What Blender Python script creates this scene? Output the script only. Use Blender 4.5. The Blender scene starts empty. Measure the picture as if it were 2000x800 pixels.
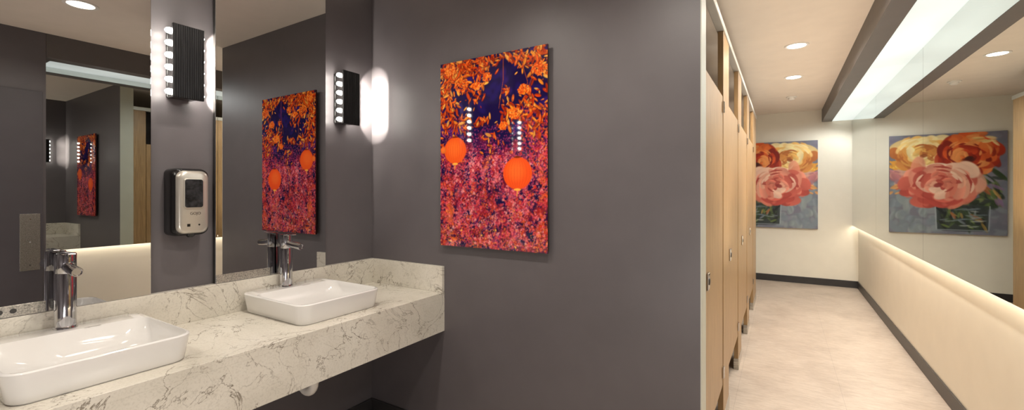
import bpy, bmesh, math, random
import numpy as np
from mathutils import Vector, Matrix
PI = math.pi
SC = bpy.context.scene
COL = SC.collection
random.seed(7)

# ------------------------------------------------------------------ materials
def lin(c):
    c = c / 255.0
    return c / 12.92 if c <= 0.04045 else ((c + 0.055) / 1.055) ** 2.4
def rgb(c): return (lin(c[0]), lin(c[1]), lin(c[2]), 1)

class NT:
    def __init__(s, name):
        s.m = bpy.data.materials.new(name); s.m.use_nodes = True
        s.t = s.m.node_tree; s.b = s.t.nodes['Principled BSDF']
    def n(s, typ, **kw):
        nd = s.t.nodes.new(typ)
        for k, v in kw.items():
            if k.startswith('_'): setattr(nd, k[1:], v)
            else: nd.inputs[k.replace('__', ' ')].default_value = v
        return nd
    def l(s, a, b): s.t.links.new(a, b)
    def coord(s, scale=(1, 1, 1)):
        tc = s.n('ShaderNodeTexCoord'); mp = s.n('ShaderNodeMapping')
        mp.inputs['Scale'].default_value = scale
        s.l(tc.outputs['Object'], mp.inputs['Vector']); return mp.outputs['Vector']
    def ramp(s, fac, stops):
        r = s.n('ShaderNodeValToRGB'); e = r.color_ramp.elements
        while len(e) < len(stops): e.new(0.5)
        for i, (p, c) in enumerate(stops):
            e[i].position = p; e[i].color = c
        s.l(fac, r.inputs['Fac']); return r.outputs['Color']
    def mix(s, fac, a, b, mode='MIX'):
        m = s.n('ShaderNodeMix', _data_type='RGBA', _blend_type=mode)
        for sock, v in ((m.inputs['Factor'], fac), (m.inputs[6], a), (m.inputs[7], b)):
            if isinstance(v, (int, float, tuple)): sock.default_value = v
            else: s.l(v, sock)
        return m.outputs[2]
    def noise(s, vec, scale, detail=4, rough=.5, dist=0):
        n = s.n('ShaderNodeTexNoise', Scale=scale, Detail=detail, Roughness=rough, Distortion=dist)
        s.l(vec, n.inputs['Vector']); return n.outputs['Fac']
    def bump(s, h, strength, dist=.002):
        b = s.n('ShaderNodeBump', Strength=strength, Distance=dist)
        s.l(h, b.inputs['Height']); s.l(b.outputs['Normal'], s.b.inputs['Normal'])

def plain(name, c, rough=.5, metal=0, var=.06, nscale=6, bump=0, bscale=200, spec=.5, coat=0):
    k = NT(name); v = k.coord()
    a = rgb([max(0, x * (1 - var)) for x in c]); b = rgb([min(255, x * (1 + var)) for x in c])
    k.l(k.ramp(k.noise(v, nscale, 3), [(.3, a), (.7, b)]), k.b.inputs['Base Color'])
    k.b.inputs['Roughness'].default_value = rough; k.b.inputs['Metallic'].default_value = metal
    k.b.inputs['Specular IOR Level'].default_value = spec
    k.b.inputs['Coat Weight'].default_value = coat
    if bump: k.bump(k.noise(v, bscale, 2), bump)
    return k.m

def emit(name, c, strength, base=(240, 240, 235), scale=(1, 1, 1), lo=.9):
    k = NT(name); v = k.coord(scale)
    k.b.inputs['Base Color'].default_value = rgb(base)
    col = k.ramp(k.noise(v, 1.3, 1), [(.35, (c[0] * lo, c[1] * lo, c[2] * lo, 1)), (.65, (c[0], c[1], c[2], 1))])
    k.l(col, k.b.inputs['Emission Color']); k.b.inputs['Emission Strength'].default_value = strength
    return k.m

def wood(name, c1, c2, c3, rough=.4):
    k = NT(name); v = k.coord((26, 26, 1.1))
    f = k.noise(v, 2.2, 6, .6, .4)
    base = k.ramp(f, [(.25, rgb(c1)), (.5, rgb(c2)), (.75, rgb(c3))])
    v2 = k.coord((120, 120, 2.5)); g = k.noise(v2, 3, 3)
    k.l(k.mix(.4, base, k.ramp(g, [(.35, rgb([x * .62 for x in c1])), (.65, rgb(c3))])), k.b.inputs['Base Color'])
    k.b.inputs['Roughness'].default_value = rough
    return k.m

def quartz():
    k = NT('quartz'); v = k.coord((1, 1, 1))
    base = k.ramp(k.noise(v, 4, 4, .55), [(.3, rgb((206, 201, 189))), (.5, rgb((217, 212, 201))), (.75, rgb((227, 223, 213)))])
    speck = k.ramp(k.noise(v, 150, 2, .6), [(.35, rgb((194, 188, 176))), (.5, rgb((238, 235, 228)))])
    base = k.mix(.3, base, speck, 'MULTIPLY')
    def vein(scale, dist, w, thr, off):
        mp = k.n('ShaderNodeMapping'); mp.inputs['Location'].default_value = off
        k.l(v, mp.inputs['Vector'])
        f = k.noise(mp.outputs['Vector'], scale, 8, .58, dist)
        s1 = k.n('ShaderNodeMath', _operation='SUBTRACT'); k.l(f, s1.inputs[0]); s1.inputs[1].default_value = .5
        s2 = k.n('ShaderNodeMath', _operation='ABSOLUTE'); k.l(s1.outputs[0], s2.inputs[0])
        line = k.ramp(s2.outputs[0], [(0, (1, 1, 1, 1)), (w, (0, 0, 0, 1))])
        mk = k.ramp(k.noise(mp.outputs['Vector'], 3.6, 3), [(thr, (0, 0, 0, 1)), (thr + .14, (1, 1, 1, 1))])
        return k.mix(1.0, line, mk, 'MULTIPLY')
    v1 = vein(3.4, 1.2, .0068, .40, (0.3, 0.1, 0)); v2 = vein(5.6, 1.0, .0062, .43, (4, 2, 7))
    c = k.mix(v1, base, rgb((112, 102, 88))); c = k.mix(v2, c, rgb((134, 125, 111)))
    k.l(c, k.b.inputs['Base Color']); k.b.inputs['Roughness'].default_value = .22
    return k.m

def floor_mat():
    k = NT('stone_tile_floor'); v = k.coord()
    br = k.n('ShaderNodeTexBrick', Scale=1.0, Mortar__Size=.0012, Brick__Width=1.22, Row__Height=.61)
    br.offset = .5
    mp = k.n('ShaderNodeMapping'); mp.inputs['Rotation'].default_value = (0, 0, PI / 2); mp.inputs['Location'].default_value = (.1, .25, 0)
    k.l(v, mp.inputs['Vector']); k.l(mp.outputs['Vector'], br.inputs['Vector'])
    br.inputs['Color1'].default_value = rgb((203, 190, 178)); br.inputs['Color2'].default_value = rgb((200, 187, 175))
    br.inputs['Mortar'].default_value = rgb((180, 168, 157))
    n1 = k.ramp(k.noise(v, 3.0, 8, .66, .3), [(.3, rgb((222, 217, 212))), (.5, rgb((242, 239, 236))), (.7, rgb((255, 253, 250)))])
    n2 = k.ramp(k.noise(k.coord((1, 5, 1)), 12, 8, .75), [(.3, rgb((218, 211, 204))), (.6, rgb((255, 255, 255)))])
    c = k.mix(1.0, br.outputs['Color'], n1, 'MULTIPLY'); c = k.mix(.8, c, n2, 'MULTIPLY')
    k.l(c, k.b.inputs['Base Color']); k.b.inputs['Roughness'].default_value = .42
    return k.m

def print_mat(name, rough, coat=0, spec=.5):
    k = NT(name); a = k.n('ShaderNodeAttribute', _attribute_name='paint')
    k.l(a.outputs['Color'], k.b.inputs['Base Color'])
    k.b.inputs['Roughness'].default_value = rough; k.b.inputs['Specular IOR Level'].default_value = spec
    k.b.inputs['Coat Weight'].default_value = coat; k.b.inputs['Coat Roughness'].default_value = .04
    return k.m

def mirror_mat(name, c):
    k = NT(name); v = k.coord()
    a = tuple(x * .985 for x in c) + (1,)
    k.l(k.ramp(k.noise(v, .8, 1), [(.3, a), (.7, tuple(c) + (1,))]), k.b.inputs['Base Color'])
    k.b.inputs['Metallic'].default_value = 1; k.b.inputs['Roughness'].default_value = 0
    return k.m

def brushed(name, c, rough, scale, metal=1.0):
    k = NT(name); v = k.coord(scale)
    f = k.noise(v, 4, 5, .7)
    k.l(k.ramp(f, [(.3, rgb([x * .6 for x in c])), (.7, rgb([min(255, x * 1.25) for x in c]))]), k.b.inputs['Base Color'])
    k.b.inputs['Metallic'].default_value = metal; k.b.inputs['Roughness'].default_value = rough
    k.bump(f, .35, .0015)
    return k.m

MT = dict(
    dark=plain('charcoal_paint', (93, 88, 90), .42, bump=.08, bscale=350, var=.025),
    cream=plain('cream_paint', (234, 228, 213), .6, var=.008),
    pale=plain('pale_green_grey_paint', (190, 189, 176), .5, var=.02),
    ceil=plain('ceiling_paint', (227, 215, 200), .75, var=.012),
    base=plain('black_vinyl_base', (52, 50, 50), .4),
    soffit=plain('soffit_grey_paint', (92, 87, 85), .5, var=.03),
    floor=floor_mat(), quartz=quartz(),
    wood=wood('maple_laminate', (148, 114, 74), (165, 131, 89), (180, 147, 104)),
    ceramic=plain('white_ceramic', (224, 222, 219), .06, var=.008, coat=.6),
    chrome=plain('chrome', (205, 205, 208), .06, 1, var=.02),
    steel=brushed('brushed_steel', (190, 186, 178), .3, (3, 60, 60)),
    alu=plain('anodised_aluminium', (200, 198, 190), .4, .5, var=.02),
    black=plain('black_plastic', (24, 22, 22), .2, var=.1),
    sconce=brushed('black_brushed_metal', (44, 43, 44), .38, (4, 90, 3), .8),
    silver=plain('satin_silver_plastic', (190, 184, 174), .3, .65, var=.03),
    window=plain('dark_window_plastic', (30, 30, 32), .3, 0, var=.7, nscale=60, spec=.25),
    white=plain('white_plastic', (232, 228, 220), .4, var=.02),
    edge=plain('print_edge', (72, 30, 26), .25),
    canvas_edge=plain('canvas_edge', (120, 118, 128), .8),
    ink=plain('dark_ink', (52, 50, 48), .5),
    greyink=plain('grey_ink', (160, 156, 150), .5),
    doorp=plain('charcoal_door', (76, 72, 75), .45, var=.03),
    mirror=mirror_mat('silver_mirror', (.57, .57, .575)),
    mirror2=mirror_mat('grey_mirror', (.67, .69, .66)),
    led=emit('led_strip_glow', (1, .88, .71), 12),
    diff=emit('luminous_acrylic', (.91, 1, .955), .84, (150, 155, 150), (2.0, .9, 1), .82),
    lens=emit('downlight_lens', (1, .92, .78), 14),
    bulb=emit('sconce_bulb_glow', (1, .95, .86), 50),
    acrylic=print_mat('acrylic_print', .5, 1.0, 0), canvas=print_mat('oil_paint', .5, 0, .4),
)

# ------------------------------------------------------------------ object helpers
def thing(name, label, cat, loc, group=None):
    o = bpy.data.objects.new(name, None); COL.objects.link(o)
    o.location = loc; o.empty_display_size = .05
    o['label'] = label; o['category'] = cat
    if group: o['group'] = group
    return o
def link_mesh(name, me, m, parent):
    me.materials.append(m)
    o = bpy.data.objects.new(name, me); COL.objects.link(o)
    if parent is not None:
        off = Vector(parent.location); p = parent.parent
        while p is not None: off += Vector(p.location); p = p.parent
        o.parent = parent
        me.transform(Matrix.Translation(-off))
    else:
        xs = [v.co for v in me.vertices]
        mn = Vector((min(c.x for c in xs), min(c.y for c in xs), min(c.z for c in xs)))
        mx = Vector((max(c.x for c in xs), max(c.y for c in xs), max(c.z for c in xs)))
        b = Vector(((mn.x + mx.x) / 2, (mn.y + mx.y) / 2, mn.z))
        me.transform(Matrix.Translation(-b)); o.location = b
    return o
def obj(name, bm, m, parent=None, smooth=False, label=None):
    bmesh.ops.recalc_face_normals(bm, faces=bm.faces[:])
    me = bpy.data.meshes.new(name); bm.to_mesh(me); bm.free()
    if smooth:
        for p in me.polygons: p.use_smooth = True
        me.set_sharp_from_angle(angle=math.radians(40))
    o = link_mesh(name, me, m, parent)
    if label: o['label'] = label
    return o
def struct(name, bm, m, parent=None, **kw):
    o = obj(name, bm, m, parent, **kw)
    if parent is None: o['kind'] = 'structure'
    return o
def dup(root, loc, label, group=None, parent=None):
    r = root.copy(); COL.objects.link(r)
    if parent is None:
        r.location = loc; r['label'] = label
        if group: r['group'] = group
    else: r.parent = parent
    for ch in list(root.children): dup(ch, None, None, None, r)
    return r

def box(x0, x1, y0, y1, z0, z1, bev=0, bm=None, seg=2):
    t = bmesh.new()
    bmesh.ops.create_cube(t, size=1)
    bmesh.ops.scale(t, vec=(x1 - x0, y1 - y0, z1 - z0), verts=t.verts)
    bmesh.ops.translate(t, vec=((x0 + x1) / 2, (y0 + y1) / 2, (z0 + z1) / 2), verts=t.verts)
    if bev: bmesh.ops.bevel(t, geom=t.edges[:], offset=bev, segments=seg, profile=.5, affect='EDGES')
    if bm is None: return t
    me = bpy.data.meshes.new('tmp'); t.to_mesh(me); t.free(); bm.from_mesh(me); bpy.data.meshes.remove(me)
    return bm
def loft(rings, cap0=True, cap1=True, bm=None):
    bm = bm or bmesh.new()
    rv = [[bm.verts.new(p) for p in r] for r in rings]
    n = len(rv[0])
    for a, b in zip(rv, rv[1:]):
        for i in range(n): bm.faces.new((a[i], a[(i + 1) % n], b[(i + 1) % n], b[i]))
    if cap0: bm.faces.new(rv[0][::-1])
    if cap1: bm.faces.new(rv[-1])
    return bm
def frame(d):
    d = d.normalized(); a = Vector((0, 0, 1)) if abs(d.z) < .9 else Vector((1, 0, 0))
    u = d.cross(a).normalized(); return u, d.cross(u).normalized()
def revolve(p0, axis, prof, n=28, bm=None, cap0=True, cap1=True):
    """prof: list of (distance along axis, radius)"""
    p0 = Vector(p0); d = Vector(axis).normalized(); u, w = frame(d)
    rings = [[p0 + d * h + (u * math.cos(2 * PI * i / n) + w * math.sin(2 * PI * i / n)) * r for i in range(n)] for h, r in prof]
    return loft(rings, cap0, cap1, bm)
def tube(pts, r, n=14, bm=None):
    pts = [Vector(p) for p in pts]; rings = []; u = None
    for i, p in enumerate(pts):
        d = (pts[min(i + 1, len(pts) - 1)] - pts[max(i - 1, 0)]).normalized()
        if u is None: u, w = frame(d)
        else:
            u = (u - d * u.dot(d)).normalized(); w = d.cross(u)
        rings.append([p + (u * math.cos(2 * PI * k / n) + w * math.sin(2 * PI * k / n)) * r for k in range(n)])
    return loft(rings, True, True, bm)
def rr(cx, cy, hx, hy, r, n=8):
    out = []
    for qx, qy, a0 in ((1, 1, 0), (-1, 1, PI / 2), (-1, -1, PI), (1, -1, 1.5 * PI)):
        for i in range(n + 1):
            a = a0 + PI / 2 * i / n
            out.append((cx + qx * (hx - r) + r * math.cos(a), cy + qy * (hy - r) + r * math.sin(a)))
    return out
def text(name, s, size, place, m, parent):
    cu = bpy.data.curves.new(name, 'FONT'); cu.body = s; cu.size = size
    cu.align_x = 'CENTER'; cu.align_y = 'CENTER'; cu.extrude = size * .02
    o = bpy.data.objects.new('tmp_text', cu); COL.objects.link(o)
    dg = bpy.context.evaluated_depsgraph_get(); dg.update()
    me = bpy.data.meshes.new_from_object(o.evaluated_get(dg))
    bpy.data.objects.remove(o); bpy.data.curves.remove(cu)
    for v in me.vertices: v.co = Vector(place(v.co.x, v.co.y, v.co.z))
    me.name = name
    me.materials.clear()
    return link_mesh(name, me, m, parent)
def spot(loc, d, P, size, blend, c, r=.03):
    l = bpy.data.lights.new('lamp', 'SPOT'); l.energy = P; l.spot_size = math.radians(size); l.spot_blend = blend
    l.color = c; l.shadow_soft_size = r; l.cycles.use_multiple_importance_sampling = False
    o = bpy.data.objects.new('lamp', l); COL.objects.link(o); o.location = loc
    o.rotation_euler = Vector(d).to_track_quat('-Z', 'Y').to_euler()
    return o
def point(loc, P, c, r):
    l = bpy.data.lights.new('lamp', 'POINT'); l.energy = P; l.color = c; l.shadow_soft_size = r
    l.cycles.use_multiple_importance_sampling = False
    o = bpy.data.objects.new('lamp', l); COL.objects.link(o); o.location = loc
    return o

# ------------------------------------------------------------------ dimensions (metres); camera stands at x=0, y=0
XV = -2.17      # vanity wall
YB = 1.863      # dark wall with the print
XS = -0.29      # stall fronts
YE = 7.90       # far end wall
XR = 0.92       # right wall below the mirrors
XM = 0.85       # corridor mirror glass
ZC = 2.58       # ceiling
YF = -1.3

# ------------------------------------------------------------------ room shell
struct('floor', box(XV - .1, XR + .1, YF - .1, YE + .1, -.1, 0), MT['floor'])
struct('ceiling', box(XV - .1, XR + .1, YF - .1, YE + .1, ZC, ZC + .1), MT['ceil'])
struct('wall_left', box(XV - .1, XV, YF, YE, 0, ZC), MT['dark'])
struct('wall_back', box(XV, -.275, YB, YB + .117, 0, ZC), MT['dark'])
struct('trim_1', box(-.275, -.271, YB, YB + .117, 0, ZC), MT['pale'])
struct('wall_end', box(XV - .1, XR + .1, YE, YE + .1, 0, ZC), MT['cream'])
struct('wall_right', box(XR, XR + .1, .983, YE, 0, ZC), MT['cream'])
struct('wall_entry', box(.495, XR + .1, YF, .983, 0, ZC), MT['dark'])
struct('wall_front', box(XV - .1, XR + .1, YF - .1, YF, 0, ZC), MT['dark'])
struct('baseboard_left', box(XV, XV + .012, YF, YB, 0, .1, .003), MT['base'])
struct('baseboard_back', box(XV + .012, -.271, YB - .012, YB, 0, .1, .003), MT['base'])
struct('baseboard_end', box(XV, XR, YE - .012, YE, 0, .1, .003), MT['base'])
struct('baseboard_right', box(XR - .012, XR, .983, YE - .012, 0, .1, .003), MT['base'])
d1 = struct('door_1', box(.483, .495, .03, .965, .01, 2.13, .002), MT['doorp'])
pp = obj('push_plate', box(.479, .483, .845, .95, .79, 1.21, .001), MT['steel'], d1)
for z in (.83, 1.0, 1.17):
    obj('screw', revolve((.479, .8975, z), (-1, 0, 0), [(0, .006), (.002, .005)], 12), MT['chrome'], pp)

# ------------------------------------------------------------------ countertop
ct = thing('countertop', 'long cream quartz vanity counter with grey-brown veins and deep front apron', 'countertop', (-1.88, .5, .61))
Y0C = -.45
obj('slab', box(XV, -1.585, Y0C, YB, .79, .822, .0015), MT['quartz'], ct)
obj('apron', box(-1.607, -1.585, Y0C, YB, .61, .7905), MT['quartz'], ct)
obj('backsplash', box(XV, XV + .032, Y0C, YB, .822, .965, .0015), MT['quartz'], ct)
obj('side_splash', box(XV + .032, -1.585, YB - .02, YB, .822, .966, .0015), MT['quartz'], ct)

# ------------------------------------------------------------------ sinks, faucets
def make_sink(yc, label):
    zt = .822; H = .088
    t = thing('vessel_sink', label, 'sink', (-1.893, yc, zt), 'white vessel sinks on the counter')
    cx, hx, hy = -1.893, .238, .212
    def ring(z, cx_, hx_, hy_, r): return [(x, y, z) for x, y in rr(cx_, yc, hx_, hy_, r)]
    ib = cx + .045; ihx = hx - .055          # inner bowl, faucet deck left at the wall side
    R = [ring(zt, cx, hx - .018, hy - .018, .04), ring(zt + .006, cx, hx - .012, hy - .012, .045),
         ring(zt + H - .012, cx, hx - .001, hy - .001, .052), ring(zt + H - .004, cx, hx, hy, .052), ring(zt + H - .001, cx, hx - .002, hy - .002, .050), ring(zt + H, cx, hx - .005, hy - .005, .047),
         ring(zt + H, ib, ihx, hy - .009, .045), ring(zt + H - .003, ib, ihx - .003, hy - .011, .045),
         ring(zt + H - .020, ib + .006, ihx - .014, hy - .015, .05), ring(zt + H - .044, ib + .016, ihx - .036, hy - .024, .065),
         ring(zt + H - .064, ib + .026, ihx - .062, hy - .045, .075), ring(zt + H - .074, ib + .03, ihx - .10, hy - .09, .06), ring(zt + H - .078, ib + .03, .03, .03, .028)]
    obj('basin', loft(R), MT['ceramic'], t, True)
    obj('drain', revolve((ib + .03, yc, zt + H - .079), (0, 0, 1), [(0, .028), (.003, .028), (.005, .022), (.004, .008)]), MT['chrome'], t, True)
    text('lettering', 'KOHLER', .011, lambda x, y, z: (-2.030 - y, yc + .055 + x, zt + H + .0003 + z), MT['greyink'], t)
    return t
def make_faucet(yc, label):
    z0 = .910; x0 = -2.085
    t = thing('faucet', label, 'faucet', (x0, yc, z0), 'chrome faucets behind the sinks')
    obj('base_ring', revolve((x0, yc, z0), (0, 0, 1), [(0, .031), (.006, .031), (.009, .029)], 32), MT['chrome'], t, True)
    obj('body', revolve((x0, yc, z0 + .009), (0, 0, 1), [(0, .0278), (.178, .0278), (.180, .0268), (.182, .0278), (.242, .0278), (.246, .026), (.2465, .018)], 40), MT['chrome'], t, True)
    d = Vector((1, 0, -.08))
    obj('spout', revolve((x0 + .015, yc, z0 + .210), d, [(0, .0158), (.106, .0158), (.110, .0145), (.110, .012), (.104, .010)], 28), MT['chrome'], t, True)
    lv = box(x0 - .014, x0 + .07, yc - .010, yc + .010, z0 + .2545, z0 + .2595, .002)
    obj('lever', lv, MT['chrome'], t)
    return t
SY = (.476, 1.274)
s2 = make_sink(SY[1], 'white rectangular vessel sink nearer the corner, below the right mirror')
dup(s2, (-1.893, SY[0], .822), 'white rectangular vessel sink cut off by the left edge of the photo')
f2 = make_faucet(SY[1] - .015, 'tall chrome cylinder faucet on the sink nearer the corner')
dup(f2, (-2.085, SY[0] - .0, .910), 'tall chrome cylinder faucet on the leftmost sink, below the left mirror')
def trap(yc, label):
    t = thing('drain_trap', label, 'pipe', (-1.84, yc, .45), 'drain traps under the counter')
    x = -1.84; dz = -.035
    p = [(x, yc, .785), (x, yc, .54 + dz)] + [(x - .05 + .05 * math.cos(a), yc, .53 + dz + .05 * math.sin(a)) for a in [-PI * i / 10 for i in range(11)]]
    p += [(x - .1, yc, .56 + dz), (x - .108, yc, .583 + dz), (x - .125, yc, .592 + dz), (x - .15, yc, .592 + dz), (XV + .005, yc, .592 + dz)]
    obj('pipe', tube(p, .021, 16), MT['white'], t, True)
    obj('slip_nut', revolve((x, yc, .55 + dz), (0, 0, 1), [(0, .026), (.003, .028), (.024, .028), (.027, .024)], 12), MT['white'], t)
    obj('wall_flange', revolve((XV, yc, .592 + dz), (1, 0, 0), [(0, .04), (.004, .04), (.01, .026)], 24), MT['chrome'], t, True)
    return t
tr = trap(SY[1] - .03, 'white plastic drain trap hanging below the counter near the corner')

# ------------------------------------------------------------------ vanity mirrors
def vmirror(y0, y1, yk, label, slots):
    t = thing('vanity_mirror', label, 'mirror', (XV, (y0 + y1) / 2, .966), 'frameless vanity mirrors')
    obj('glass', box(XV + .024, XV + .030, y0, y1, .966, 2.52, .001), MT['mirror'], t)
    obj('backing', box(XV, XV + .024, y0 + .004, y1 - .004, .966, 2.515), MT['ink'], t)
    st = obj('bottom_rail', box(XV + .030, XV + .033, y0 + .002, yk, .968, 1.004, .001), MT['steel'], t)
    for i in range(slots):
        obj('slot', revolve((XV + .0325, yk - .075 - .03 * i, .986), (1, 0, 0), [(0, .008), (.001, .008)], 16), MT['ink'], st)
vmirror(.18, .7335, .44, 'frameless mirror at the left edge, behind the leftmost sink', 3)
vmirror(.967, 1.518, 1.21, 'frameless mirror between the two wall sconces, reflecting the lantern print', 0)

# ------------------------------------------------------------------ sconces
NB = 6
def make_sconce(yc, label):
    t = thing('wall_sconce', label, 'wall lamp', (XV, yc, 1.754), 'black sconces with bulbs down both sides')
    z0, z1 = 1.754, 2.052
    obj('back_plate', box(XV, XV + .012, yc - .045, yc + .045, z0 + .01, z1 - .01, .002), MT['black'], t)
    obj('core', box(XV + .012, XV + .090, yc - .043, yc + .043, z0 + .006, z1 - .006, .002), MT['black'], t)
    fc = box(XV + .086, XV + .098, yc - .056, yc + .056, z0, z1, .002)
    for i in range(14):      # fine vertical ribs
        y = yc - .052 + .008 * i
        box(XV + .097, XV + .1005, y - .0022, y + .0022, z0 + .002, z1 - .002, .0008, fc, 1)
    obj('front_cover', fc, MT['sconce'], t)
    for sgn in (-1, 1):
        for i in range(NB):
            z = z0 + .026 + i * (z1 - z0 - .052) / (NB - 1)
            obj('bulb', revolve((XV + .062, yc + sgn * .043, z), (0, sgn, 0), [(0, .012), (.014, .012), (.022, .0095), (.027, .004)], 16), MT['bulb'], t, True)
    return t
def sconce_lamps(yc, P, tr_):
    for sgn in (-1, 1):
        for i in range(NB):
            z = 1.780 + i * .246 / (NB - 1)
            spot((XV + .062, yc + sgn * .074, z), (-tr_ if sgn > 0 else -.62, sgn, 0), P, 78, .4, (1, .94, .84), .002)
sc = make_sconce(.838, 'black wall sconce on the strip between the two mirrors, above the soap dispenser')
dup(sc, (XV, 1.635, 1.754), 'black wall sconce beside the corner, right of the right mirror')
dup(sc, (XV, .06, 1.754), 'black wall sconce beyond the left mirror, seen only as a reflection')
for y, P, q in ((.838, 5.5, .5), (1.635, 7.5, .12), (.06, 5.5, .5)): sconce_lamps(y, P, q)

# ------------------------------------------------------------------ soap dispenser
sd = thing('soap_dispenser', 'black and silver wall soap dispenser with dark window between the mirrors', 'soap dispenser', (XV, .855, 1.19))
yc, zc = .853, 1.332
def yz(x, hy, hz, r, dz=0): return [(x, y, z) for y, z in rr(yc, zc + dz, hy, hz, r)]
obj('body', loft([yz(XV, .066, .138, .02), yz(XV + .05, .067, .140, .025), yz(XV + .078, .064, .136, .03), yz(XV + .088, .056, .128, .03)]), MT['black'], sd, True)
obj('front_cover', loft([yz(XV + .07, .0590, .131, .03), yz(XV + .092, .0575, .129, .03), yz(XV + .100, .052, .123, .03), yz(XV + .102, .046, .116, .028)]), MT['silver'], sd, True)
wf = obj('window_frame', loft([yz(XV + .100, .038, .063, .012, .036), yz(XV + .105, .037, .062, .012, .036), yz(XV + .106, .034, .059, .01, .036)]), MT['silver'], sd, True)
obj('window', loft([yz(XV + .1055, .033, .058, .009, .036), yz(XV + .1075, .032, .057, .009, .036)]), MT['window'], sd, True)
text('lettering', 'GOJO', .015, lambda x, y, z: (XV + .1023 + z, yc + .006 + x, zc - .047 + y), MT['black'], sd)
obj('sensor_plate', box(XV + .101, XV + .1035, yc - .024, yc - .013, zc - .100, zc - .089), MT['black'], sd)
obj('indicator', revolve((XV + .1015, yc + .02, zc - .094), (1, 0, 0), [(0, .004), (.0015, .003)], 12), MT['black'], sd)
obj('nozzle', revolve((XV + .07, yc, zc - .130), (0, 0, -1), [(0, .018), (.008, .016), (.016, .009)], 18), MT['black'], sd, True)

# ------------------------------------------------------------------ paintings (colours painted per vertex on the flat panels)
class Canvas:
    def __init__(s, W, H, c):
        s.W, s.H = W, H; s.a = np.ones((H, W, 3)) * (np.array(c) / 255.0)
        s.r = random.Random(11)
    def ell(s, cx, cy, a, b, ang, c, al=1.0, soft=.35, shade=.0):
        r = int(max(a, b) + 2)
        x0, x1, y0, y1 = max(0, int(cx) - r), min(s.W, int(cx) + r + 1), max(0, int(cy) - r), min(s.H, int(cy) + r + 1)
        if x1 <= x0 or y1 <= y0: return
        yy, xx = np.mgrid[y0:y1, x0:x1]; dx, dy = xx - cx, yy - cy
        ca, sa = math.cos(ang), math.sin(ang)
        p = (dx * ca + dy * sa) / a; q = (-dx * sa + dy * ca) / b
        m = np.clip((1 - p * p - q * q) / soft, 0, 1) * al
        k = (np.array(c) / 255.0)[None, None, :] * (1 - shade * q)[..., None]
        s.a[y0:y1, x0:x1] = s.a[y0:y1, x0:x1] * (1 - m[..., None]) + np.clip(k, 0, 1) * m[..., None]
    def line(s, pts, w, c, al=1):
        for (xa, ya), (xb, yb) in zip(pts, pts[1:]):
            n = int(max(abs(xb - xa), abs(yb - ya)) / max(.6, w * .5)) + 1
            for i in range(n + 1):
                s.ell(xa + (xb - xa) * i / n, ya + (yb - ya) * i / n, w, w, 0, c, al, .6)
    def arc(s, x, y, rx, ry, a0, a1, w, c, al=1.0, tilt=0.0):
        """a curved brush stroke, thick in the middle and thin at the ends"""
        n = max(5, int(abs(a1 - a0) * max(rx, ry) / 1.6))
        ct_, st_ = math.cos(tilt), math.sin(tilt)
        for i in range(n + 1):
            f = i / n; a = a0 + (a1 - a0) * f
            px, py = rx * math.cos(a), ry * math.sin(a)
            ww = w * (.35 + .65 * math.sin(PI * f))
            s.ell(x + px * ct_ - py * st_, y + px * st_ + py * ct_, ww + .6, ww * .8 + .5, a + tilt + PI / 2, c, al, .45)
    def soften(s, k):
        b = s.a.copy()
        for ax in (0, 1): b = .25 * np.roll(b, 1, ax) + .5 * b + .25 * np.roll(b, -1, ax)
        s.a[1:-1, 1:-1] = (s.a * (1 - k) + b * k)[1:-1, 1:-1]
    def mesh(s, name, x0, x1, ztop, zbot, y):
        W, H = s.W, s.H
        X, Z = np.meshgrid(np.linspace(x0, x1, W), np.linspace(ztop, zbot, H))
        co = np.stack([X, np.full_like(X, y), Z], -1).reshape(-1, 3)
        idx = np.arange(W * H).reshape(H, W)
        q = np.stack([idx[1:, :-1], idx[1:, 1:], idx[:-1, 1:], idx[:-1, :-1]], -1).reshape(-1, 4)
        me = bpy.data.meshes.new(name); me.from_pydata(co.tolist(), [], q.tolist())
        L = np.where(s.a <= .04045, s.a / 12.92, ((s.a + .055) / 1.055) ** 2.4)
        cols = np.concatenate([L.reshape(-1, 3), np.ones((W * H, 1))], 1).astype(np.float32)
        at = me.color_attributes.new('paint', 'FLOAT_COLOR', 'POINT'); at.data.foreach_set('color', cols.ravel())
        return me

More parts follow.
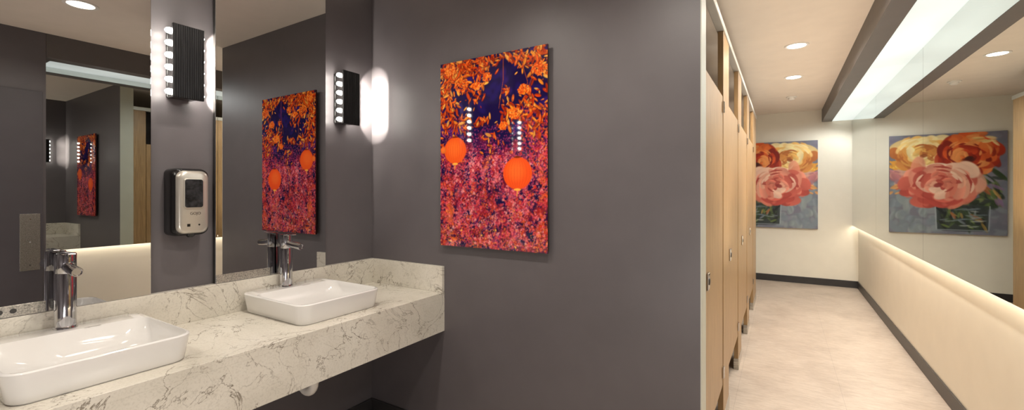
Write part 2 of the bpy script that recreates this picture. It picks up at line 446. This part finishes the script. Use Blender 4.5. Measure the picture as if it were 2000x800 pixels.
def lantern_print():
    W, H = 320, 480; c = Canvas(W, H, (26, 16, 62)); R = c.r
    P = lambda s, t: (s * W, t * H)
    for i in range(260):     # sky and deep shade
        s, t = R.random(), R.random()
        col = R.choice([(36, 24, 96), (28, 18, 72), (52, 28, 108)]) if t < .42 else R.choice([(124, 28, 52), (150, 36, 46), (108, 22, 46), (164, 50, 44), (92, 22, 66) if t < .56 else (140, 36, 34)])
        c.ell(s * W, t * H, 18, 11, R.random() * 3, col, .7, .9)
    for i in range(18):      # branches
        x, y = R.uniform(0, W), R.uniform(.55, 1.) * H
        pts = [(x, y)]
        for k in range(7): x += R.uniform(-11, 11); y -= R.uniform(10, 22); pts.append((x, y))
        c.line(pts, .9, (80, 16, 30), .9)
    def sprigs(n, s0, s1, t0, t1, cols, a, b):
        for i in range(n):
            s, t = R.uniform(s0, s1), R.uniform(t0, t1)
            c.ell(s * W, t * H, R.uniform(*a), R.uniform(*b), R.uniform(0, PI), R.choice(cols), R.uniform(.5, .95), .6, R.uniform(-.3, .3))
    mag = [(188, 46, 100), (214, 70, 118), (166, 36, 84), (140, 28, 78), (228, 106, 136)]
    pink = [(230, 88, 100), (240, 130, 134), (212, 58, 76), (194, 46, 60), (246, 166, 162), (226, 80, 88), (236, 110, 112)]
    red = [(220, 62, 36), (236, 94, 40), (200, 42, 34), (244, 124, 54), (180, 34, 30)]
    sprigs(1100, 0, 1, .36, .54, mag, (1.5, 3.2), (.9, 1.6))
    sprigs(260, 0, .3, .3, .5, red + pink[:3], (1.6, 3.6), (1, 1.8))
    sprigs(800, 0, 1, .46, .66, mag + pink, (1.6, 3.4), (1, 1.8))
    sprigs(2400, 0, 1, .52, 1, red[:2] + pink + mag[:2], (1.8, 4.2), (1.1, 2.2))
    sprigs(600, .78, 1, .28, .6, red + mag[:2], (2, 4.5), (1.1, 1.9))
    for i in range(60):      # broad soft masses of blossom
        s, t = R.random(), R.uniform(.54, 1)
        c.ell(s * W, t * H, R.uniform(14, 30), R.uniform(7, 13), R.gauss(-1.1, .5), R.choice(pink[:4] + mag[:2] + [(110, 20, 40)] * 2) if .15 < s < .85 else R.choice(red), .42, .95)
    for i in range(230):     # loose sprays of blossom running up the branches
        x, y = R.uniform(-10, W), R.uniform(.55, 1.05) * H; a = R.gauss(-1.2, .5); base = R.choice(pink if R.random() < (.85 if .15 * W < x < .85 * W else .45) else red)
        for k in range(24):
            d = R.uniform(0, 46); q = R.gauss(0, 3.6)
            j = R.uniform(.8, 1.14)
            px, py = x + d * math.cos(a) - q * math.sin(a), y + d * math.sin(a) + q * math.cos(a)
            if py < .46 * H: continue
            c.ell(px, py, R.uniform(1.4, 3.2), R.uniform(1, 2), R.random() * 3, [min(255, v * j) for v in base], .75, .7)
    for i in range(360):     # five petalled blossoms
        s, t = R.random(), 1 - abs(R.gauss(0, .27)) - .0
        if t < .48: continue
        x, y = P(s, t); col = R.choice(pink if R.random() < .85 else red); r = R.uniform(1.6, 3.1); a0 = R.random() * 6
        for k in range(5):
            a = a0 + k * 2 * PI / 5
            j = R.uniform(.9, 1.1)
            c.ell(x + r * math.cos(a), y + r * math.sin(a), r * .85, r * .6, a, [min(255, v * j) for v in col], .85, .6)
        c.ell(x, y, 1.1, 1.1, 0, (246, 186, 130) if R.random() < .5 else (170, 34, 46), .7)
    for i in range(220):     # dark gaps and gold glints low down
        c.ell(*P(R.random(), R.uniform(.55, 1)), R.uniform(1, 3), R.uniform(.7, 1.6), R.random() * 3, (90, 16, 32), .6, .6)
    for i in range(620):
        c.ell(*P(R.random(), 1 - abs(R.gauss(0, .12))), R.uniform(.9, 2.2), R.uniform(.7, 1.5), R.random() * 3, R.choice([(238, 124, 30), (246, 172, 60), (220, 88, 20)]), .8)
    for q in [(.42, .93), (.22, .91), (.55, .90), (.73, .98), (.1, .97)]:
        c.ell(*P(*q), 3.4, 3.0, 0, (250, 190, 70), 1, .8)
    c.soften(.8)
    org = [(240, 116, 26), (228, 86, 16), (248, 144, 38), (206, 62, 12), (182, 48, 14), (252, 170, 68), (234, 98, 30), (158, 42, 14)]
    def clump(s, t, ss, st, n):
        for i in range(int(n * 2.0)):
            x, y = P(R.gauss(s, ss), R.gauss(t, st)); col = R.choice(org); a = R.gauss(1.2, .9); L = R.uniform(4, 13)
            c.ell(x + 1, y + 1.5, L, L * .42, a, (84, 20, 18), .5, .6)
            c.ell(x, y, L, L * R.uniform(.24, .42), a, col, R.uniform(.75, 1), .6, R.uniform(-.35, .35))
            if R.random() < .5: c.ell(x, y, L * .8, .6, a, [v * .6 for v in col], .6)
            if R.random() < .4: c.ell(x + 1, y - 1, L * .4, .9, a, (255, 196, 96), .6)
    for a in [(.03, .3, .05, .09, 36), (.12, .05, .1, .04, 54), (.3, .04, .1, .025, 36), (.07, .17, .06, .05, 34), (.22, .1, .06, .04, 32), (.55, .02, .1, .015, 24), (.9, .03, .1, .03, 28),
              (.95, .12, .05, .06, 26), (.78, .05, .07, .03, 22), (.45, .05, .05, .03, 14), (.68, .33, .05, .04, 18), (.92, .36, .06, .05, 26), (.85, .27, .06, .03, 20), (.4, .13, .05, .02, 10), (.28, .32, .035, .03, 8), (.17, .35, .04, .03, 14), (.42, .33, .04, .02, 9), (.5, .44, .05, .03, 9), (.36, .22, .04, .03, 8), (.13, .26, .05, .04, 14), (.62, .26, .03, .05, 8)]: clump(*a)
    for s0, t0, s1, t1 in [(.62, .0, .58, .28), (.76, .02, .86, .3), (.5, .03, .38, .22), (.9, .1, .72, .32), (.25, .1, .3, .34)]:
        c.line([P(s0, t0), P((s0 + s1) / 2 + .02, (t0 + t1) / 2), P(s1, t1)], .8, (180, 76, 20), .9)
    def blossom(s, t, r):    # frilly orange blossom
        x, y = P(s, t); r *= 1.35
        for i in range(95):
            a = R.random() * 2 * PI; q = r * math.sqrt(R.random())
            c.ell(x + q * math.cos(a), y + q * math.sin(a) * .8, R.uniform(2, 4.6), R.uniform(1.3, 2.6), R.random() * 3, R.choice([(246, 124, 32), (234, 96, 24), (252, 152, 62), (206, 68, 16)]), .9, .6, .2)
    for b in [(.22, .13, 17), (.1, .04, 14), (.47, .11, 10), (.72, .31, 13), (.93, .11, 15), (.37, .15, 9), (.8, .2, 11), (.62, .37, 9)]: blossom(*b)
    for x, y, r, cl in [(.155, .48, 36, (238, 90, 30)), (.745, .612, 40, (240, 82, 28)), (.03, .475, 9, (220, 110, 40))]:
        x, y = P(x, y)
        c.ell(x, y, r * 1.02, r * .98, 0, cl, 1, .08)
        c.ell(x - r * .1, y - r * .15, r * .8, r * .75, 0, (250, 114, 44), .7, .9)
        if r > 10:
            for k in range(-4, 5):
                w = r * k / 4.6
                pts = [(x + w * math.cos(v), y + r * .96 * math.sin(v)) for v in [-1.45 + 2.9 * i / 12 for i in range(13)]]
                c.line(pts, .6, (206, 66, 22), .4)
            c.ell(x, y - r * .97, r * .28, 2.6, 0, (120, 40, 16), 1); c.ell(x, y + r * .97, r * .28, 3.2, 0, (250, 180, 70), 1)
            c.line([(x, y + r), (x - 1, y + r * 1.35)], 1.3, (250, 170, 60))
            c.line([(x, y - r), (x + 2, y - r * 1.8)], .6, (90, 30, 20))
    c.soften(.5)
    return c

def rose_painting():
    W, H = 210, 244; c = Canvas(W, H, (122, 120, 134)); R = c.r
    P = lambda s, t: (s * W, t * H)
    for i in range(420):
        s, t = R.random(), R.random()
        if t < .5: col = R.choice([(120, 116, 132), (128, 127, 142), (112, 109, 126), (136, 133, 145), (114, 119, 132)])
        elif s > .55: col = R.choice([(136, 147, 153), (127, 140, 149), (146, 154, 157), (122, 132, 141), (132, 135, 149)])
        else: col = R.choice([(116, 120, 133), (126, 131, 141), (108, 112, 125), (130, 139, 146)])
        c.ell(s * W, t * H, R.uniform(9, 20), R.uniform(5, 9), R.choice([0, PI / 2, .6]) + R.uniform(-.3, .3), col, .7, .8)
    def strokes(n, s0, s1, t0, t1, cols, a, b, ang, sp, al=.9):
        for i in range(n):
            c.ell(*P(R.uniform(s0, s1), R.uniform(t0, t1)), R.uniform(*a), R.uniform(*b), R.gauss(ang, sp), R.choice(cols), al, .6, R.uniform(-.2, .2))
    grn = [(52, 68, 44), (72, 94, 52), (98, 118, 66), (42, 52, 42), (122, 138, 88), (58, 66, 64), (84, 96, 60)]
    strokes(28, .05, .22, .40, .70, grn, (12, 24), (4, 7), -.9, .4)
    strokes(12, .03, .24, .40, .68, [(170, 162, 180), (190, 184, 176), (144, 112, 152), (190, 100, 60), (200, 152, 84)], (10, 18), (2.5, 4.5), -.9, .35, .75)
    strokes(26, .14, .58, .66, .74, grn, (9, 18), (4, 7), .4, .7)
    # glass vase of stems, nearly straight sided
    for i in range(60):
        f = i / 59; t = .72 + .235 * f
        c.ell(*P(.36, t), .225 * W, 3.2, 0, [(52, 60, 60), (60, 70, 66), (46, 52, 56)][i % 3], .6, .12)
    strokes(60, .18, .54, .73, .92, [(48, 62, 44), (62, 78, 52), (28, 32, 34), (46, 52, 58), (84, 100, 62), (36, 42, 40)], (9, 20), (2.5, 5), -1.2, .45, .8)
    strokes(16, .18, .54, .75, .93, [(112, 132, 66), (170, 140, 70), (166, 98, 56), (96, 112, 68), (130, 140, 146)], (8, 17), (2, 3.5), -1.0, .5, .75)
    strokes(14, .18, .54, .74, .95, [(158, 168, 172), (140, 152, 160), (186, 190, 188), (120, 134, 144)], (9, 20), (1.4, 2.8), .05, .15, .6)
    c.line([P(.585, .72), P(.575, .955)], 1.5, (160, 170, 176), .6); c.line([P(.135, .72), P(.145, .955)], 1.4, (150, 160, 168), .6)
    c.line([P(.145, .955), P(.575, .955)], 1.3, (140, 150, 156), .5)
    strokes(34, .63, .99, .58, .98, [(138, 149, 152), (148, 157, 158), (126, 137, 146)], (9, 18), (5, 9), PI / 2, .3, .8)
    # side petals
    strokes(30, .80, .98, .33, .52, [(210, 148, 134), (196, 128, 134), (218, 172, 150), (180, 114, 120), (158, 120, 136)], (10, 17), (6, 9), -.6, .4, .8)
    strokes(10, .86, 1.0, .27, .36, [(240, 194, 70), (244, 212, 104), (228, 160, 62)], (8, 13), (3, 5), -.6, .3)
    strokes(7, .9, 1.0, .5, .6, [(200, 100, 70), (220, 160, 98)], (7, 11), (3, 5), .3, .3)
    def rose(s, t, r, pal, deep, sq=.84, heart=(0, .06)):
        """loose painted rose: tangential brush strokes, lit from the upper left, around a dark off-centre heart"""
        x, y = P(s, t); n = len(pal)
        hx, hy = x + heart[0] * r, y + heart[1] * r
        c.ell(x, y, r * .90, r * .90 * sq, .1, pal[n // 2], 1, .15)
        lob = [R.uniform(.78, 1.14) for _ in range(6)]
        for q, m, L, w in [(.80, 22, .38, .20), (.66, 18, .38, .18), (.52, 14, .34, .16), (.38, 10, .30, .13), (.25, 8, .24, .11), (.13, 6, .15, .07)]:
            for i in range(m):
                a = 2 * PI * (i + R.random()) / m
                k = q * (lob[int(a / (2 * PI) * 6) % 6] if q > .6 else 1) * R.uniform(.88, 1.1)
                mx_ = 1 - q
                px = x * q + hx * mx_ + r * k * math.cos(a); py = y * q + hy * mx_ + r * k * sq * math.sin(a)
                li = .5 - .32 * math.cos(a - .9) + R.gauss(0, .3)
                li = li if q > .45 else 1 - li * .9            # the cup is lit on its far side
                col = pal[max(0, min(n - 1, int(li * n)))]
                c.ell(px, py, r * L * R.uniform(.6, 1.15), r * w * R.uniform(.6, 1.3), a + PI / 2 + R.gauss(.2, .5), col, R.uniform(.75, 1), .3, R.uniform(-.12, .18))
        for i in range(7):       # shadowed folds between the petals
            a = R.random() * 2 * PI; q = R.uniform(.3, .8)
            c.arc(x, y, r * q, r * q * sq, a, a + R.uniform(.4, .8), r * .04, pal[0], .55, R.uniform(-.4, .4))
        c.ell(hx, hy, r * .14, r * .09, .3, deep, .85, .6)
        for i in range(6):
            a = R.uniform(2.4, 5.6); q = R.uniform(.4, .9)
            c.arc(x, y, r * q, r * q * sq, a, a + .5, r * .045, pal[-1], .6, R.uniform(-.4, .4))
    rose(.70, .19, 60, [(184, 106, 52), (210, 138, 68), (228, 166, 86), (238, 188, 106), (244, 208, 136), (250, 226, 168)], (146, 72, 36), .78, (-.05, .1))
    rose(.325, .20, 60, [(136, 34, 22), (172, 48, 24), (204, 68, 30), (220, 92, 40), (232, 116, 52), (242, 154, 86)], (62, 22, 18), .84, (-.08, .2))
    c.ell(.31 * W, .27 * H, 14, 8, .2, (70, 30, 26), .7, .7)
    rose(.54, .50, 71, [(180, 70, 60), (206, 98, 82), (222, 126, 104), (232, 148, 124), (240, 174, 146), (248, 202, 176)], (142, 46, 44), .8, (.06, .04))
    strokes(9, .06, .24, .05, .12, [(232, 194, 122), (242, 210, 150), (226, 160, 86)], (8, 14), (2.5, 4), -.3, .3)
    c.soften(.3)
    return c

lp = lantern_print()
a1 = thing('lantern_print', 'glossy print of orange lanterns among red blossoms on the charcoal wall', 'wall art', (-1.26, YB - .03, 1.085))
link_mesh('print', lp.mesh('print', -1.587, -.934, 2.066, 1.085, YB - .0302), MT['acrylic'], a1)
obj('panel', box(-1.587, -.934, YB - .030, YB - .020, 1.085, 2.066), MT['edge'], a1)
obj('wall_cleat', box(-1.5, -1.02, YB - .020, YB, 1.2, 1.95), MT['alu'], a1)
rp = rose_painting()
a2 = thing('rose_painting', 'oil painting of yellow, orange and pink roses in a vase on the end wall', 'wall art', (-.12, YE - .02, .825))
link_mesh('canvas', rp.mesh('canvas', -.68, .445, 2.135, .825, YE - .0362), MT['canvas'], a2)
obj('stretcher_frame', box(-.68, .445, YE - .036, YE, .825, 2.135), MT['canvas_edge'], a2)

# ------------------------------------------------------------------ toilet stalls
def make_door(k, label):
    y0, y1 = 2.105 + k, 2.793 + k
    t = thing('stall_door', label, 'stall door', (XS - .015, (y0 + y1) / 2, .26), 'maple stall doors')
    obj('door_panel', box(XS - .028, XS - .003, y0, y1, .26, 1.925, .002), MT['wood'], t)
    la = obj('latch', box(XS - .003, XS + .006, y0 + .045, y0 + .10, .925, 1.005, .004), MT['chrome'], t, label='chrome latch')
    obj('indicator', revolve((XS + .006, y0 + .0725, .965), (1, 0, 0), [(0, .016), (.003, .015), (.004, .010)], 20), MT['ink'], la)
    for z in (.34, 1.86):
        obj('hinge', box(XS - .003, XS + .008, y1 - .03, y1 + .003, z - .032, z + .032, .003), MT['chrome'], t, label='chrome hinge')
    return t
dd = make_door(0, 'nearest maple stall door, beside the end of the charcoal wall')
for k in range(1, 4):
    dup(dd, Vector(dd.location) + Vector((0, k, 0)), ['', 'second maple stall door from the charcoal wall', 'third maple stall door from the charcoal wall', 'farthest maple stall door, nearest the rose painting'][k])
def make_pilaster(y0, y1, label):
    t = thing('stall_pilaster', label, 'stall post', (XS - .015, (y0 + y1) / 2, 0), 'maple pilasters between the stall doors')
    obj('post', box(XS - .03, XS, y0, y1, .0, 2.305, .002), MT['wood'], t)
    obj('shoe', box(XS - .033, XS + .003, y0 - .002, y1 + .002, 0, .085, .001), MT['steel'], t, label='steel shoe')
    return t
make_pilaster(1.982, 2.10, 'narrow maple stall post against the end of the charcoal wall')
p1 = make_pilaster(2.80, 3.10, 'maple stall post between the nearest and second stall doors')
dup(p1, Vector(p1.location) + Vector((0, 1, 0)), 'maple stall post between the second and third stall doors')
dup(p1, Vector(p1.location) + Vector((0, 2, 0)), 'maple stall post between the third and farthest stall doors')
make_pilaster(5.80, 6.45, 'wide maple stall post beyond the farthest stall door')
hr = obj('head_rail', box(XS - .036, XS + .006, 1.982, 6.46, 2.305, 2.345, .003), MT['alu'])
hr['label'] = 'silver metal head rail running along the tops of the stall posts'; hr['category'] = 'rail'
def divider(y, label):
    o = obj('stall_divider', box(XV, XS - .031, y - .0125, y + .0125, .26, 1.925, .002), MT['wood'])
    o['label'] = label; o['category'] = 'partition'; o['group'] = 'maple panels between the stalls'
for k, y in enumerate((2.95, 3.95, 4.95)):
    divider(y, 'maple stall partition behind the post %s' % ['between the nearest and second stall doors', 'between the second and third stall doors', 'between the third and farthest stall doors'][k])
divider(6.3, 'maple end partition closing off the row of stalls')

# ------------------------------------------------------------------ corridor mirrors, LED strip, light soffit
ms = [.985, 2.34, 4.18, 6.02, YE - .002]
lab = ['corridor mirror panel nearest the entry, seen in the vanity mirror', 'corridor mirror panel at the right edge of the photo',
       'middle corridor mirror panel between the two thin glass seams', 'corridor mirror panel next to the end wall']
for i in range(4):
    t = thing('corridor_mirror', lab[i], 'mirror', (XM + .03, (ms[i] + ms[i + 1]) / 2, .888), 'tall corridor mirror panels')
    obj('glass', box(XM, XM + .006, ms[i] + .0015, ms[i + 1] - .0015, .888, 2.398), MT['mirror2'], t)
    obj('backing', box(XM + .006, XR, ms[i] + .0015, ms[i + 1] - .0015, .911, 2.398), MT['ink'], t)
o = obj('led_strip', box(XM + .016, XM + .05, 1.0, YE - .02, .902, .911), MT['led'])
o['label'] = 'warm light strip hidden under the long corridor mirror'; o['category'] = 'light strip'
so = thing('light_soffit', 'long grey ceiling soffit with glowing white acrylic panels above the corridor mirror', 'ceiling light', (.67, 4.4, 2.40))
obj('frame', box(.495, .615, .985, YE - .001, 2.40, ZC), MT['soffit'], so)
obj('end_cap', box(.615, XM, .985, 1.03, 2.40, ZC), MT['soffit'], so)
y = 1.03
while y < YE - .1:
    y1 = min(y + 1.22, YE - .002)
    obj('diffuser', box(.615, XM + .02, y + .001, y1 - .001, 2.402, 2.408), MT['diff'], so)
    y = y1
for i in range(8):
    spot((.75, 1.4 + i * .86, 2.395), (-.25, 0, -1), 29, 165, .5, (.98, 1, .97), .08)

# ------------------------------------------------------------------ ceiling fixtures
def downlight(x, y, label, P):
    t = thing('ceiling_downlight', label, 'ceiling light', (x, y, ZC), 'round recessed downlights')
    obj('trim_ring', revolve((x, y, ZC), (0, 0, -1), [(0, .088), (.004, .087), (.006, .08), (.004, .068), (.0, .066)], 40, None, False, False), MT['white'], t, True)
    obj('lens', revolve((x, y, ZC), (0, 0, -1), [(0, .067), (.003, .066), (.0035, .03)], 36), MT['lens'], t, True)
    spot((x, y, ZC - .02), (0, 0, -1), P, 160, .7, (1, .92, .82), .06)
downlight(.1, 4.32, 'larger recessed downlight in the corridor ceiling, nearer the camera', 72)
downlight(.1, 5.49, 'smaller recessed downlight in the corridor ceiling, farther from the camera', 88)
downlight(.1, 3.10, 'recessed downlight over the corridor entrance, above the top of the photo', 58)
downlight(-.43, .95, 'recessed downlight reflected at the top of the left vanity mirror', 62)
downlight(-1.35, .95, 'recessed downlight over the counter, above the photo', 45)
downlight(-1.35, -.2, 'recessed downlight over the far left end of the counter, outside the photo', 40)
t = thing('smoke_detector', 'small white round smoke detector on the corridor ceiling beyond the downlights', 'smoke detector', (.1, 6.62, ZC))
obj('base', revolve((.1, 6.62, ZC), (0, 0, -1), [(0, .06), (.01, .058), (.012, .05)], 32), MT['white'], t, True)
obj('cover', revolve((.1, 6.62, ZC - .012), (0, 0, -1), [(0, .04), (.014, .038), (.024, .028), (.026, .01)], 32), MT['white'], t, True)
# added fill lamps, no fixtures: spots up at the ceiling, point near the camera
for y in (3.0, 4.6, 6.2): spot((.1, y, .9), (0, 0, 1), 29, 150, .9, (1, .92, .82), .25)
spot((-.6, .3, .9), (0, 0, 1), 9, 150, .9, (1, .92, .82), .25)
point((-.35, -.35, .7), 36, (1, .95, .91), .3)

# ------------------------------------------------------------------ world, camera
w = bpy.data.worlds.new('World'); SC.world = w; w.use_nodes = True
w.node_tree.nodes['Background'].inputs[0].default_value = (1, .93, .85, 1)
w.node_tree.nodes['Background'].inputs[1].default_value = .02
SC.view_settings.view_transform = 'Standard'
cam = bpy.data.cameras.new('camera'); co = bpy.data.objects.new('camera', cam); COL.objects.link(co)
cam.sensor_width = 36; cam.lens = 857 / 2000 * 36; cam.shift_y = -.013; cam.clip_start = .02
co.location = (0, 0, 1.375); co.rotation_euler = (PI / 2, 0, math.radians(31.64))
SC.camera = co
